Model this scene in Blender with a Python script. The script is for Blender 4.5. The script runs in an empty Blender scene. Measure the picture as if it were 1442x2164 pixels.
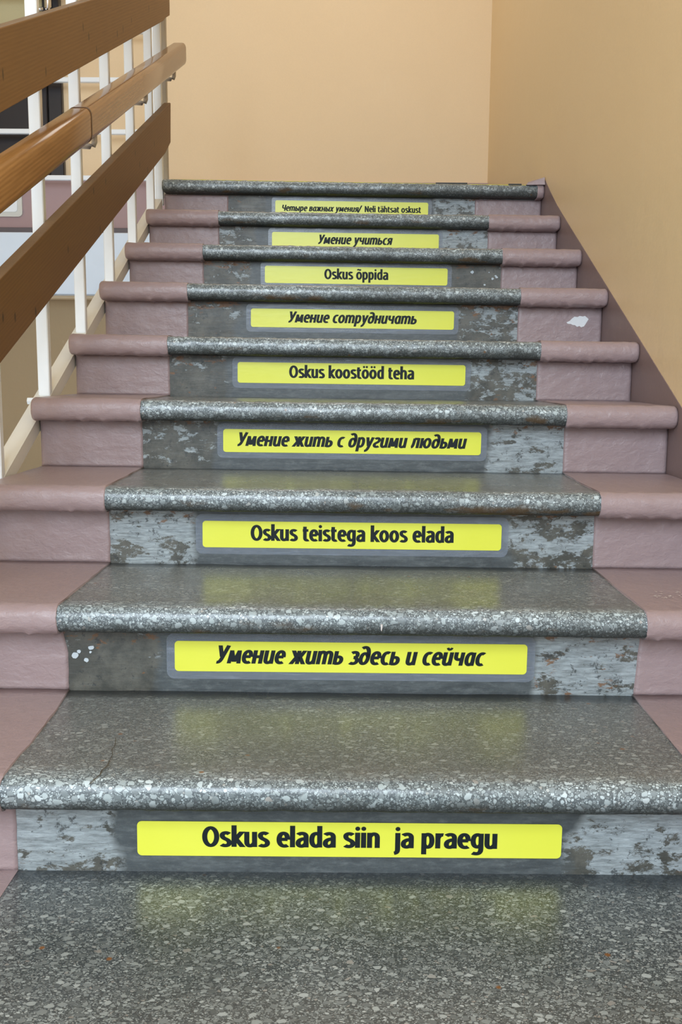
import bpy, math, random
from mathutils import Vector, noise as mnoise
random.seed(7)
SC = bpy.context.scene
COL = SC.collection

# ------------------------------------------------------------------ camera
cam_d = bpy.data.cameras.new('camera')
cam = bpy.data.objects.new('camera', cam_d)
COL.objects.link(cam)
cam.location = (-0.00830, -0.88015, 0.64119)
Rv = Vector((0.99996296, 0.00519912, 0.00685938))
Uv = Vector((-0.00752268, 0.14068563, 0.99002574))
Fv = Vector((-0.00418224, 0.99004067, -0.14071953))
from mathutils import Matrix
cam.rotation_mode = 'QUATERNION'
cam.rotation_quaternion = Matrix((Rv, Uv, -Fv)).transposed().to_quaternion()
cam_d.sensor_fit = 'VERTICAL'
cam_d.sensor_height = 36.0
cam_d.lens = 36.0 * 2073.73 / 2164.0
cam_d.clip_start = 0.02
SC.camera = cam

# ------------------------------------------------------------------ light
SC.view_settings.view_transform = 'Standard'
SC.view_settings.look = 'None'
SC.view_settings.gamma = 1.0
SC.view_settings.exposure = 0.06
SC.cycles.max_bounces = 7
SC.cycles.diffuse_bounces = 4
SC.cycles.glossy_bounces = 3
w = bpy.data.worlds.new('daylight')
SC.world = w
w.use_nodes = True
w.node_tree.nodes['Background'].inputs[0].default_value = (0.78, 0.90, 1.04, 1)
w.node_tree.nodes['Background'].inputs[1].default_value = 1.55


def area(name, loc, target, sx, sy, power, color):
    ld = bpy.data.lights.new(name, 'AREA')
    ld.shape = 'RECTANGLE'
    ld.size, ld.size_y, ld.energy, ld.color = sx, sy, power, color
    o = bpy.data.objects.new(name, ld)
    o.location = loc
    o.rotation_euler = (Vector(target) - Vector(loc)).to_track_quat('-Z', 'Y').to_euler()
    COL.objects.link(o)
    return o


area('window_daylight', (-0.5, -2.7, 2.15), (-0.2, 1.6, 0.7), 1.7, 1.8, 116, (0.78, 0.90, 1.0))
area('landing_fill', (-0.2, 3.0, 3.35), (-0.1, 3.1, 0.0), 0.9, 0.9, 8, (1.0, 0.95, 0.88))  # unseen fill light, added to brighten the back wall

# ------------------------------------------------------------------ node helpers


class NT:
    def __init__(self, name):
        m = bpy.data.materials.new(name)
        m.use_nodes = True
        self.m = m
        self.t = m.node_tree
        self.b = self.t.nodes['Principled BSDF']
        self.out = self.t.nodes['Material Output']

    def n(self, typ, **kw):
        nd = self.t.nodes.new(typ)
        for k, v in kw.items():
            setattr(nd, k, v)
        return nd

    def put(self, sock, v):
        if isinstance(v, bpy.types.NodeSocket):
            self.t.links.new(v, sock)
        elif v is not None:
            if isinstance(v, (tuple, list)) and len(v) == 3 and sock.type == 'RGBA':
                v = (*v, 1)
            sock.default_value = v

    def math(self, op, a, b=None, clamp=False):
        nd = self.n('ShaderNodeMath', operation=op)
        nd.use_clamp = clamp
        self.put(nd.inputs[0], a)
        if b is not None:
            self.put(nd.inputs[1], b)
        return nd.outputs[0]

    def vmath(self, op, a, b=None):
        nd = self.n('ShaderNodeVectorMath', operation=op)
        self.put(nd.inputs[0], a)
        if b is not None:
            if op == 'SCALE':
                self.put(nd.inputs['Scale'], b)
            else:
                self.put(nd.inputs[1], b)
        return nd.outputs[0]

    def mix(self, f, a, b, blend='MIX'):
        nd = self.n('ShaderNodeMix', data_type='RGBA', blend_type=blend)
        self.put(nd.inputs[0], f)
        self.put(nd.inputs[6], a)
        self.put(nd.inputs[7], b)
        return nd.outputs[2]

    def noise(self, v, scale, detail=4, rough=.5, dist=0, color=False, w=None):
        nd = self.n('ShaderNodeTexNoise')
        if w is not None:
            nd.noise_dimensions = '4D'
            self.put(nd.inputs['W'], w)
        self.put(nd.inputs['Vector'], v)
        nd.inputs['Scale'].default_value = scale
        nd.inputs['Detail'].default_value = detail
        nd.inputs['Roughness'].default_value = rough
        nd.inputs['Distortion'].default_value = dist
        return nd.outputs['Color' if color else 'Fac']

    def ramp(self, f, stops, interp='LINEAR'):
        nd = self.n('ShaderNodeValToRGB')
        nd.color_ramp.interpolation = interp
        e = nd.color_ramp.elements
        while len(e) < len(stops):
            e.new(0.5)
        for i, (p, c) in enumerate(stops):
            e[i].position = p
            if not isinstance(c, (tuple, list)):
                c = (c, c, c)
            e[i].color = (*c[:3], 1)
        self.put(nd.inputs[0], f)
        return nd.outputs[0]

    def step(self, f, a, b):          # smooth step a..b -> 0..1
        nd = self.n('ShaderNodeMapRange')
        nd.clamp = True
        self.put(nd.inputs[0], f)
        self.put(nd.inputs[1], a)
        self.put(nd.inputs[2], b)
        return nd.outputs[0]

    def vor(self, v, scale, feature='F1'):
        nd = self.n('ShaderNodeTexVoronoi', feature=feature)
        self.put(nd.inputs['Vector'], v)
        nd.inputs['Scale'].default_value = scale
        return nd

    def sep(self, v):
        nd = self.n('ShaderNodeSeparateXYZ')
        self.put(nd.inputs[0], v)
        return nd.outputs

    def bump(self, h, strength, dist, prev=None):
        nd = self.n('ShaderNodeBump')
        nd.inputs['Strength'].default_value = strength
        nd.inputs['Distance'].default_value = dist
        self.put(nd.inputs['Height'], h)
        if prev is not None:
            self.put(nd.inputs['Normal'], prev)
        return nd.outputs[0]

    def pos(self):
        return self.n('ShaderNodeNewGeometry').outputs['Position']

    def obj(self):
        return self.n('ShaderNodeTexCoord').outputs['Object']

    def mapping(self, v, scale=(1, 1, 1), rot=(0, 0, 0), loc=(0, 0, 0)):
        nd = self.n('ShaderNodeMapping')
        self.put(nd.inputs[0], v)
        nd.inputs['Scale'].default_value = scale
        nd.inputs['Rotation'].default_value = rot
        nd.inputs['Location'].default_value = loc
        return nd.outputs[0]

    def attr(self, name):
        return self.n('ShaderNodeAttribute', attribute_type='OBJECT', attribute_name=name).outputs['Fac']

    def done(self, color, rough, normal=None, spec=None, metal=None):
        self.put(self.b.inputs['Base Color'], color)
        self.put(self.b.inputs['Roughness'], rough)
        if normal is not None:
            self.put(self.b.inputs['Normal'], normal)
        if spec is not None:
            self.put(self.b.inputs['Specular IOR Level'], spec)
        if metal is not None:
            self.put(self.b.inputs['Metallic'], metal)
        return self.m


def terrazzo(name, dust, contrast):
    """cement with stone chips; 'dust' = how much film lies over the chips on the flat tread"""
    k = NT(name)
    p = k.pos()
    wv = k.noise(p, 45, 2, color=True)
    p2 = k.vmath('ADD', p, k.vmath('SCALE', k.vmath('SUBTRACT', wv, (.5, .5, .5)), .0055))
    p2 = k.mapping(p2, scale=(1.0, 1.35, 1.0), rot=(0, 0, .35))
    col = k.mix(k.noise(p, 500, 2), (.030, .036, .039), (.090, .103, .108))
    for sc, th, keep in ((430, .07, .14), (205, .09, .34), (100, .11, .52)):
        e = k.vor(p2, sc, 'DISTANCE_TO_EDGE').outputs['Distance']
        vv = k.vor(p2, sc)
        c = vv.outputs['Color']
        r = k.sep(c)
        m = k.math('MULTIPLY', k.step(e, th * .8, th * .8 + .05), k.step(r[0], keep, keep + .01))
        m = k.math('MULTIPLY', m, k.step(vv.outputs['Distance'], .52, .47))
        tone = k.ramp(r[1], [(0, (.090, .104, .106)), (.40, (.19, .212, .215)), (.75, (.31, .345, .345)), (.95, (.44, .48, .485)), (1, (.27, .245, .22))])
        tone = k.mix(k.math('MULTIPLY', k.noise(p, 900, 1), .25), tone, (.08, .09, .09))
        col = k.mix(m, col, tone)
    # broad tone changes and tiny rust flecks
    big = k.noise(p, 5, 4)
    col = k.mix(k.step(big, .42, .7), col, k.mix(1.0, col, (.70, .71, .70), 'MULTIPLY'))
    rv = k.vor(p, 38)
    rust = k.math('MULTIPLY', k.step(rv.outputs['Distance'], .16, .09), k.step(k.sep(rv.outputs['Color'])[0], .93, .94))
    col = k.mix(rust, col, (.20, .085, .025))
    o = k.obj()
    ox, oy, oz = k.sep(o)
    nl = k.noise(p, 30, 3)
    if contrast:                                   # treads: the edge is scrubbed clean, the flat carries a film
        yy = k.math('ADD', oy, k.math('MULTIPLY', k.math('SUBTRACT', nl, .5), .03))
        flat = k.step(yy, -.040, -.012)
        film = k.math('MULTIPLY', flat, dust)
        col = k.mix(film, col, (.215, .212, .196))
        edge = k.math('SUBTRACT', 1.0, flat)
        col = k.mix(k.math('MULTIPLY', edge, .60), col, k.mix(1.0, col, (1.9, 2.03, 2.15), 'MULTIPLY'))
        col = k.mix(k.math('MULTIPLY', edge, .07), col, (.30, .33, .35))
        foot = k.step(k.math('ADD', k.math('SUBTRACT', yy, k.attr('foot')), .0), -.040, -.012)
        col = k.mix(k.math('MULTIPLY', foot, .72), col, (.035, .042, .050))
        # grime with shade painted in under the rounded edge
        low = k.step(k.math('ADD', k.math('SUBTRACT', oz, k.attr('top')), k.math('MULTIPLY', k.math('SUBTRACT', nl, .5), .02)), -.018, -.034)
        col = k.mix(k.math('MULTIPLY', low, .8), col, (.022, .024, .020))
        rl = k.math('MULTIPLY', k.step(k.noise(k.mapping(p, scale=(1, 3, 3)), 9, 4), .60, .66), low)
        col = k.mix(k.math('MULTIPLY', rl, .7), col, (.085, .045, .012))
    else:
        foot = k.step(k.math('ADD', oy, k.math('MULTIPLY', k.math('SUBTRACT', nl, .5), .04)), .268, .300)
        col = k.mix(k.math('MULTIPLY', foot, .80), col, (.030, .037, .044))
    rough = k.math('ADD', .20, k.math('MULTIPLY', k.noise(p, 14, 4), .18))
    if contrast:
        rough = k.math('ADD', rough, k.math('MULTIPLY', low, .45))
    nrm = k.bump(k.noise(p, 260, 3), .10, .002)
    return k.done(col, rough, nrm, spec=.55)


def riser_mat():
    k = NT('scraped_riser')
    o = k.obj()
    ox, oy, oz = k.sep(o)
    W = k.math('MULTIPLY', k.n('ShaderNodeObjectInfo').outputs['Random'], 40.0)
    p = k.pos()
    st = k.mapping(o, scale=(1, 1, 7))
    n1 = k.noise(st, 14, 6, .62, w=W)
    n2 = k.noise(o, 700, 2, w=W)
    base = k.ramp(n1, [(.30, (.034, .042, .048)), (.55, (.070, .083, .090)), (.75, (.130, .148, .158))])
    base = k.mix(k.math('MULTIPLY', n2, .4), base, (.12, .135, .14))
    bl_ = k.noise(k.mapping(o, scale=(1, 1, 2.5)), 48, 8, .75, w=W)
    base = k.mix(k.math('MULTIPLY', k.step(bl_, .50, .66), .55), base, (.17, .19, .195))
    base = k.mix(k.math('MULTIPLY', k.step(bl_, .44, .34), .55), base, (.030, .034, .036))
    # outside the cleaned strip behind the sign: flaking old paint, rust and dirt
    ax = k.math('ABSOLUTE', ox)
    edge = k.math('ADD', ax, k.math('MULTIPLY', k.math('SUBTRACT', k.noise(o, 9, 5, w=W), .5), .10))
    outer = k.step(edge, .288, .302)
    dirt = k.mix(k.step(k.noise(o, 22, 6, .7, w=W), .42, .60), (.055, .055, .045), (.125, .120, .100))
    col = k.mix(k.math('MULTIPLY', outer, .85), base, dirt)
    left = k.step(ox, .0, -.01)
    wear = k.math('ADD', k.math('MULTIPLY', left, k.attr('wear_left')),
                  k.math('MULTIPLY', k.math('SUBTRACT', 1.0, left), k.attr('wear_right')))
    fl = k.noise(k.mapping(o, scale=(1, 1, 1.9)), 21, 12, .74, .25, w=W)
    fl = k.math('ADD', fl, k.math('MULTIPLY', k.math('SUBTRACT', k.noise(o, 150, 4, .7, w=W), .5), .13))
    hgt = k.step(oz, .0, .12)
    fl = k.math('ADD', fl, k.math('MULTIPLY', k.math('SUBTRACT', hgt, .5), .10))
    thr = k.math('SUBTRACT', .66, k.math('MULTIPLY', wear, .26))
    pm = k.math('MULTIPLY', k.step(fl, thr, k.math('ADD', thr, .035)), outer)
    pc = k.mix(k.step(k.noise(st, 34, 9, .75, w=W), .32, .68), (.13, .15, .155), (.50, .57, .61))
    col = k.mix(k.math('MULTIPLY', pm, .88), col, pc)
    # rust, mostly just under the step edge
    rn = k.noise(k.mapping(o, scale=(1, 1, 2.2), loc=(3, 1, 2)), 26, 8, .7, .3, w=W)
    rt = k.math('ADD', k.math('MULTIPLY', k.step(oz, .065, .10), .115), k.math('MULTIPLY', k.attr('rust'), .07))
    rm = k.math('MULTIPLY', k.step(k.math('ADD', rn, rt), .665, .70), outer)
    col = k.mix(k.math('MULTIPLY', rm, .85), col, k.mix(n2, (.13, .055, .018), (.26, .13, .055)))
    # black specks
    bm = k.math('MULTIPLY', k.step(k.noise(o, 85, 7, .75, w=W), .575, .62), outer)
    col = k.mix(k.math('MULTIPLY', bm, .75), col, (.028, .032, .034))
    # horizontal scrape marks
    sc = k.noise(k.mapping(o, scale=(1, 1, 26)), 16, 5, .6, w=W)
    col = k.mix(k.math('MULTIPLY', k.step(sc, .60, .72), .35), col, (.20, .23, .25))
    nrm = k.bump(k.math('ADD', n1, k.math('MULTIPLY', pm, .6)), .30, .002)
    nrm = k.bump(n2, .12, .001, nrm)
    return k.done(col, k.math('ADD', .30, k.math('MULTIPLY', n1, .3)), nrm, spec=.5)


def paint_mat(name, c1, c2, lumps=1.0, rough=.36):
    k = NT(name)
    p = k.pos()
    n = k.noise(p, 5, 4)
    col = k.mix(n, c1, c2)
    sp = k.step(k.noise(p, 420, 2), .70, .75)
    col = k.mix(k.math('MULTIPLY', sp, .35), col, (.06, .045, .045))
    a = k.noise(k.mapping(p, scale=(1, 1, 1.5)), 48, 6, .6, .35)
    b = k.noise(p, 120, 3)
    nrm = k.bump(a, .45 * lumps, .005)
    nrm = k.bump(b, .25 * lumps, .0016, nrm)
    return k.done(col, rough, nrm, spec=.5)


def wall_mat(name, c1, c2, rough=.55):
    k = NT(name)
    p = k.pos()
    col = k.mix(k.noise(p, 2.2, 5, .6), c1, c2)
    col = k.mix(k.math('MULTIPLY', k.step(k.noise(k.mapping(p, scale=(1, 1, .35)), 9, 5, .7), .64, .78), .22), col, (.86, .74, .55))
    col = k.mix(k.math('MULTIPLY', k.noise(p, 260, 2), .12), col, (.30, .20, .10))
    nrm = k.bump(k.noise(p, 75, 4), .16, .003)
    nrm = k.bump(k.noise(p, 9, 3), .10, .02, nrm)
    return k.done(col, rough, nrm, spec=.35)


def wood_mat(name, ang, dark, light, rough, stretch=12, knots=True, seed=0.0):
    k = NT(name)
    p = k.mapping(k.pos(), rot=(-ang, 0, 0))
    p = k.vmath('ADD', p, (seed, seed * .7, seed * .3))
    wob = k.noise(k.mapping(p, scale=(1, .5, 1)), 4, 3, .5)
    g = k.n('ShaderNodeTexWave', wave_type='BANDS', bands_direction='Z', wave_profile='SIN')
    k.put(g.inputs['Vector'], k.mapping(p, scale=(.4, .04, 1)))
    g.inputs['Scale'].default_value = 42
    g.inputs['Distortion'].default_value = 9
    g.inputs['Detail'].default_value = 2
    g.inputs['Detail Scale'].default_value = .45
    fine = k.noise(k.mapping(p, scale=(1, .05, 1)), 260, 3)
    f = k.math('ADD', k.math('MULTIPLY', g.outputs['Fac'], .20), k.math('MULTIPLY', fine, .52))
    f = k.math('ADD', f, k.math('MULTIPLY', wob, .38))
    col = k.mix(k.step(f, .25, .85), dark, light)
    if knots:
        q3 = k.sep(k.pos())
        cb = k.n('ShaderNodeCombineXYZ')
        k.put(cb.inputs[0], k.math('MULTIPLY', q3[1], 26.0))
        k.put(cb.inputs[1], k.math('MULTIPLY', q3[2], 11.0))
        v = k.n('ShaderNodeTexVoronoi')
        v.voronoi_dimensions = '2D'
        k.put(v.inputs['Vector'], cb.outputs[0])
        v.inputs['Scale'].default_value = .62
        kd = k.math('ADD', v.outputs['Distance'], k.math('MULTIPLY', k.math('SUBTRACT', k.noise(p, 60, 3), .5), .08))
        km = k.math('MULTIPLY', k.step(kd, .085, .04), k.step(k.sep(v.outputs['Color'])[0], .70, .71))
        col = k.mix(k.math('MULTIPLY', km, .8), col, tuple(c * .22 for c in dark))
    nrm = k.bump(f, .10, .001)
    return k.done(col, rough, nrm, spec=.45)


def plain(name, col, rough, spec=.5, metal=0, bump=None, var=.0):
    k = NT(name)
    p = k.pos()
    c = k.mix(k.math('MULTIPLY', k.noise(p, 18, 4), 1.0), col, tuple(x * (1 - var) for x in col)) if var else col
    n = k.bump(k.noise(p, bump[0], 3), bump[1], bump[2]) if bump else None
    return k.done(c, rough, n, spec, metal)


SLOPE = math.atan(.425)
M = {}
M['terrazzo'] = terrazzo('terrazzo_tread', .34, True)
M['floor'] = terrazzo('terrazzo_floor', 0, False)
M['riser'] = riser_mat()
M['mauve'] = paint_mat('mauve_paint', (.305, .226, .232), (.355, .268, .274))
M['mauve_wall'] = paint_mat('mauve_wall_paint', (.215, .150, .145), (.245, .175, .168), .35, .45)
M['mauve_dado'] = paint_mat('mauve_dado_paint', (.36, .245, .25), (.40, .275, .28), .3, .6)
M['tan'] = wall_mat('tan_wall_paint', (.80, .61, .385), (.84, .65, .425))
M['tan_right'] = wall_mat('ochre_wall_paint', (.83, .64, .385), (.87, .68, .42), .42)
M['tan_low'] = wall_mat('tan_shaded_paint', (.33, .24, .135), (.39, .285, .165))  # tan wall again, with the shade below the slab put into its colour
M['olive'] = wall_mat('pale_olive_paint', (.50, .46, .27), (.56, .50, .31))
M['ceiling'] = plain('ceiling_white', (.80, .72, .60), .8)
M['white'] = plain('white_enamel', (.84, .885, .93), .30, .5, 0, (60, .12, .003), .06)
M['cream'] = plain('cream_enamel', (.80, .79, .74), .38, .5, 0, (60, .15, .003), .08)
M['greypost'] = plain('shaded_post_enamel', (.50, .46, .40), .4, .5, 0, (60, .15, .003), .15)  # white post with its shade put into the colour
M['board'] = wood_mat('pine_board', SLOPE, (.175, .082, .019), (.265, .138, .040), .50)
M['board_top'] = plain('board_top_pale', (.30, .20, .12), .6, .3, 0, (90, .3, .002), .35)  # paler colour for the upward faces of the boards
M['board2'] = wood_mat('pine_board_dark', SLOPE, (.150, .068, .017), (.225, .112, .032), .50, seed=3.3)
M['rail'] = wood_mat('varnished_handrail', SLOPE, (.190, .080, .020), (.360, .180, .058), .16, knots=False, seed=1.7)
M['joint'] = plain('dark_glue_joint', (.075, .030, .010), .35)
M['steel'] = plain('bare_steel', (.50, .50, .50), .32, .5, .85, (80, .2, .002), .2)
M['bracket'] = plain('pale_bracket_enamel', (.56, .52, .49), .35, .5, .2, (80, .2, .002), .2)
M['slab'] = plain('white_slab_paint', (.70, .79, .90), .6, .4, 0, (40, .1, .004), .05)
M['skirting'] = plain('grey_skirting_paint', (.115, .095, .105), .5)
M['black'] = plain('black_door_paint', (.012, .011, .016), .35)
M['chrome'] = plain('polished_lock', (.75, .75, .78), .12, .5, 1)
M['socket'] = plain('socket_plastic', (.62, .62, .58), .35)
M['chip'] = plain('bare_plaster', (.82, .84, .86), .85, .3, 0, (160, .3, .002), .1)
M['spot'] = plain('dried_white_paint', (.60, .67, .72), .6, .3, 0, (160, .3, .002), .2)
M['scuff'] = plain('pale_scuff', (.66, .60, .58), .8)
M['crackfill'] = plain('rusty_crack', (.085, .062, .030), .8, .3, 0, None, .5)
M['ink'] = plain('black_ink', (.008, .014, .017), .55, .25)
M['tape'] = plain('yellow_tape', (.62, .60, .02), .5)
M['blacktape'] = plain('black_tape', (.01, .01, .01), .5)

k = NT('yellow_vinyl')
p_ = k.pos()
M['yellow'] = k.done(k.mix(k.noise(p_, 7, 3), (.76, .785, .060), (.83, .85, .100)), .33,
                     k.bump(k.noise(k.mapping(p_, scale=(1, 1, 3)), 26, 3), .25, .0012), spec=.45)

k = NT('clear_laminate')
tr = k.n('ShaderNodeBsdfTransparent')
mx = k.n('ShaderNodeMixShader')
p_ = k.pos()
fac = k.math('ADD', .24, k.math('MULTIPLY', k.step(k.noise(k.mapping(p_, scale=(1, 1, 8)), 26, 5, .7), .5, .75), .30))
k.put(mx.inputs[0], fac)
k.t.links.new(tr.outputs[0], mx.inputs[1])
k.t.links.new(k.b.outputs[0], mx.inputs[2])
k.t.links.new(mx.outputs[0], k.out.inputs[0])
M['film'] = k.done((.34, .39, .47), .22, k.bump(k.noise(k.mapping(p_, scale=(1, 1, 5)), 30, 4), .4, .001), spec=.6)

# ------------------------------------------------------------------ object helpers


def mesh_obj(name, verts, faces, mat, parent=None, smooth=False, loc=None):
    me = bpy.data.meshes.new(name)
    me.from_pydata([tuple(v) for v in verts], [], faces)
    me.materials.append(mat)
    if smooth:
        me.polygons.foreach_set('use_smooth', [True] * len(me.polygons))
    me.update()
    o = bpy.data.objects.new(name, me)
    COL.objects.link(o)
    if parent is not None:
        o.parent = parent
    if loc is not None:
        o.location = loc
    return o


def tag(o, label=None, cat=None, group=None, kind=None):
    if label:
        o['label'] = label
    if cat:
        o['category'] = cat
    if group:
        o['group'] = group
    if kind:
        o['kind'] = kind
    return o


def empty(name, loc, label, cat, group=None):
    o = bpy.data.objects.new(name, None)
    o.empty_display_size = .1
    o.location = loc
    COL.objects.link(o)
    return tag(o, label, cat, group)


class MB:
    def __init__(self):
        self.v, self.f = [], []

    def add(self, vs, fs):
        b = len(self.v)
        self.v += [tuple(v) for v in vs]
        self.f += [tuple(i + b for i in f) for f in fs]

    def box(self, x0, x1, y0, y1, z0, z1, bev=0.0):
        b = min(bev, (x1 - x0) * .45, (y1 - y0) * .45, (z1 - z0) * .45)
        if b <= 0:
            vs = [(x, y, z) for x in (x0, x1) for y in (y0, y1) for z in (z0, z1)]
            self.add(vs, [(0, 1, 3, 2), (4, 6, 7, 5), (0, 4, 5, 1), (2, 3, 7, 6), (0, 2, 6, 4), (1, 5, 7, 3)])
            return
        # chamfered box: rings along z
        def ring(i, z):
            return [(x0 + b + i, y0 + i, z), (x1 - b - i, y0 + i, z), (x1 - i, y0 + b + i, z), (x1 - i, y1 - b - i, z),
                    (x1 - b - i, y1 - i, z), (x0 + b + i, y1 - i, z), (x0 + i, y1 - b - i, z), (x0 + i, y0 + b + i, z)]
        vs = ring(b * .7, z0) + ring(0, z0 + b) + ring(0, z1 - b) + ring(b * .7, z1)
        fs = []
        for r in range(3):
            for i in range(8):
                j = (i + 1) % 8
                fs.append((r * 8 + i, r * 8 + j, r * 8 + 8 + j, r * 8 + 8 + i))
        fs += [tuple(reversed(range(8))), tuple(range(24, 32))]
        self.add(vs, fs)

    def prism(self, poly, axis, a0, a1):
        """poly of 2D points extruded along axis x / y / z"""
        def P(u, v, a):
            return {'x': (a, u, v), 'y': (u, a, v), 'z': (u, v, a)}[axis]
        n = len(poly)
        vs = [P(u, v, a0) for u, v in poly] + [P(u, v, a1) for u, v in poly]
        fs = [tuple(range(n)), tuple(reversed(range(n, 2 * n)))] + [(i, i + n, (i + 1) % n + n, (i + 1) % n) for i in range(n)]
        self.add(vs, fs)

    def tube(self, pts, r, n=10):
        pts = [Vector(p) for p in pts]
        rings = []
        for i, p in enumerate(pts):
            d = (pts[min(i + 1, len(pts) - 1)] - pts[max(i - 1, 0)]).normalized()
            up = Vector((1, 0, 0)) if abs(d.x) < .8 else Vector((0, 0, 1))
            a = d.cross(up).normalized()
            b = d.cross(a)
            rings.append([p + (a * math.cos(t) + b * math.sin(t)) * r for t in [2 * math.pi * j / n for j in range(n)]])
        vs = [v for rg in rings for v in rg]
        fs = []
        for i in range(len(rings) - 1):
            for j in range(n):
                j2 = (j + 1) % n
                fs.append((i * n + j, i * n + j2, (i + 1) * n + j2, (i + 1) * n + j))
        fs += [tuple(range(n)), tuple(range((len(rings) - 1) * n, len(rings) * n))]
        self.add(vs, fs)

    def obj(self, name, mat, parent=None, smooth=False, loc=None):
        o = mesh_obj(name, self.v, self.f, mat, parent, smooth, loc)
        import bmesh
        bm = bmesh.new()
        bm.from_mesh(o.data)
        bmesh.ops.recalc_face_normals(bm, faces=bm.faces)
        bm.to_mesh(o.data)
        bm.free()
        return o


def rrect(x0, x1, z0, z1, r, n=6):
    pts = []
    for cx, cz, a0 in ((x1 - r, z0 + r, -90), (x1 - r, z1 - r, 0), (x0 + r, z1 - r, 90), (x0 + r, z0 + r, 180)):
        for i in range(n + 1):
            a = math.radians(a0 + 90 * i / n)
            pts.append((cx + r * math.cos(a), cz + r * math.sin(a)))
    return pts


# ------------------------------------------------------------------ stair numbers (metres)
T, R = .300, .14414
SX, KX = -.0071, .01613             # the flight is a little out of level and out of square
NB, RN = .05879, .02222             # nosing overhang, nosing radius
XL, XR = -.652, .676
dY = [.0124, .0032, -.0107, -.0007, -.0106, -.0083, .0015, .0132, .0]
dZ = [.0011, .0031, .0039, .0043, -.0005, .0024, -.0031, -.0033, .0]
dN = [.0015, .0004, -.0006, -.0028, -.0008, -.0030, .0005, .0047, .0]
Yf = [n * T + dY[n - 1] for n in range(1, 10)]              # riser foot line of step n
Zt = [0.0] + [n * R + dZ[n - 1] for n in range(1, 10)]      # tread heights
PNL = [-.4257, -.4368, -.4311, -.4288, -.4241, -.4241, -.4272, -.4213, -.640]
PNR = [.4400, .4462, .4434, .4472, .4465, .4474, .4446, .4463, .652]
PRL = [-.4263, -.4370, -.4365, -.4371, -.4292, -.4313, -.4320, -.4242, -.4276]
PRR = [.4400, .4472, .4476, .4548, .4484, .4505, .4497, .4506, .4422]


def sh(x, y, z):
    return (x, y + KX * x, z + SX * x)


def nz(x, y, z, s):
    return mnoise.noise(Vector((x * s, y * s, z * s)))


def profile(yb, zt, yn, r, grow=0.0, ntop=8, narc=14):
    """closed section of a tread with a rounded nosing: list of (y, z, ny, nz)"""
    g = grow
    pts = []
    y0 = yn + r
    for i in range(ntop):
        pts.append((yb + (y0 - yb) * i / ntop, zt + g, 0, 1))
    for i in range(narc + 1):
        a = math.pi / 2 + math.pi * i / narc
        # slightly squared bullnose
        c, s = math.cos(a), math.sin(a)
        e = .86
        c2 = math.copysign(abs(c) ** e, c)
        s2 = math.copysign(abs(s) ** e, s)
        pts.append((y0 + (r + g) * c2, zt - r + (r + g) * s2, c, s))
    pts.append((0.0, zt - 2 * r - g, 0, -1))
    pts.append((.05, zt - 2 * r - g, 0, -1))
    pts.append((yb, zt - 2 * r - g, 0, -1))
    return pts


def extrude_section(prof, xs, off, disp, inset_l=True, inset_r=True, xfun=None):
    """xs stations; disp(x,y,z,i)->distance along normal"""
    n = len(prof)
    vs, fs = [], []
    ns = len(xs)
    for a, x in enumerate(xs):
        dl = x - xs[0]
        dr = xs[-1] - x
        ins = 0
        if inset_l and dl < .008:
            ins = .008 - math.sqrt(max(0, .008 ** 2 - (.008 - dl) ** 2))
        if inset_r and dr < .008:
            ins = max(ins, .008 - math.sqrt(max(0, .008 ** 2 - (.008 - dr) ** 2)))
        for i, (y, z, ny, nzz) in enumerate(prof):
            X = xfun(x, a, i, y) if xfun else x
            d = disp(X, y, z, i) - ins * (1 if ny or nzz < 0 else .6)
            if y >= prof[0][0] - 1e-6:
                d = d if nzz > 0 else 0
            vs.append(sh(X, y + ny * d, z + nzz * d))
    for a in range(ns - 1):
        for i in range(n):
            j = (i + 1) % n
            fs.append((a * n + i, a * n + j, (a + 1) * n + j, (a + 1) * n + i))
    fs.append(tuple(reversed(range(n))))
    fs.append(tuple(range((ns - 1) * n, ns * n)))
    return vs, fs


def lin(a, b, step):
    n = max(2, int(round(abs(b - a) / step)) + 1)
    return [a + (b - a) * i / (n - 1) for i in range(n)]


def ends(a, b, step):
    e = [0, .0012, .003, .0055, .008]
    return [a + t for t in e] + lin(a + .012, b - .012, step) + [b - t for t in reversed(e)]


def fix(o):
    import bmesh
    bm = bmesh.new()
    bm.from_mesh(o.data)
    bmesh.ops.recalc_face_normals(bm, faces=bm.faces)
    bm.to_mesh(o.data)
    bm.free()


# ------------------------------------------------------------------ shell of the stairwell
def struct(mb, name, mat, smooth=False):
    return tag(mb.obj(name, mat, None, smooth), kind='structure')


WX = .6785
m = MB(); m.box(WX, WX + .12, -2.9, 4.22, -.05, 3.7); struct(m, 'wall_right', M['tan_right'])
m = MB(); m.box(-2.4, WX, 4.12, 4.26, 1.34, 3.7); wb = struct(m, 'wall_back', M['tan'])
m = MB(); m.box(-2.4, WX, 4.22, 4.36, -1.2, 1.02); struct(m, 'wall_back_lower', M['tan_low'])
m = MB(); m.box(-2.52, -2.4, -2.9, 4.36, -1.2, 3.7); struct(m, 'wall_left', M['tan'])
m = MB(); m.box(-2.52, WX + .12, -2.9, 4.36, 3.7, 3.8); struct(m, 'ceiling', M['ceiling'])
m = MB(); m.box(-2.4, -.66, -.6, 4.22, -1.25, -1.2); struct(m, 'floor_lower', M['floor'])

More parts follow.
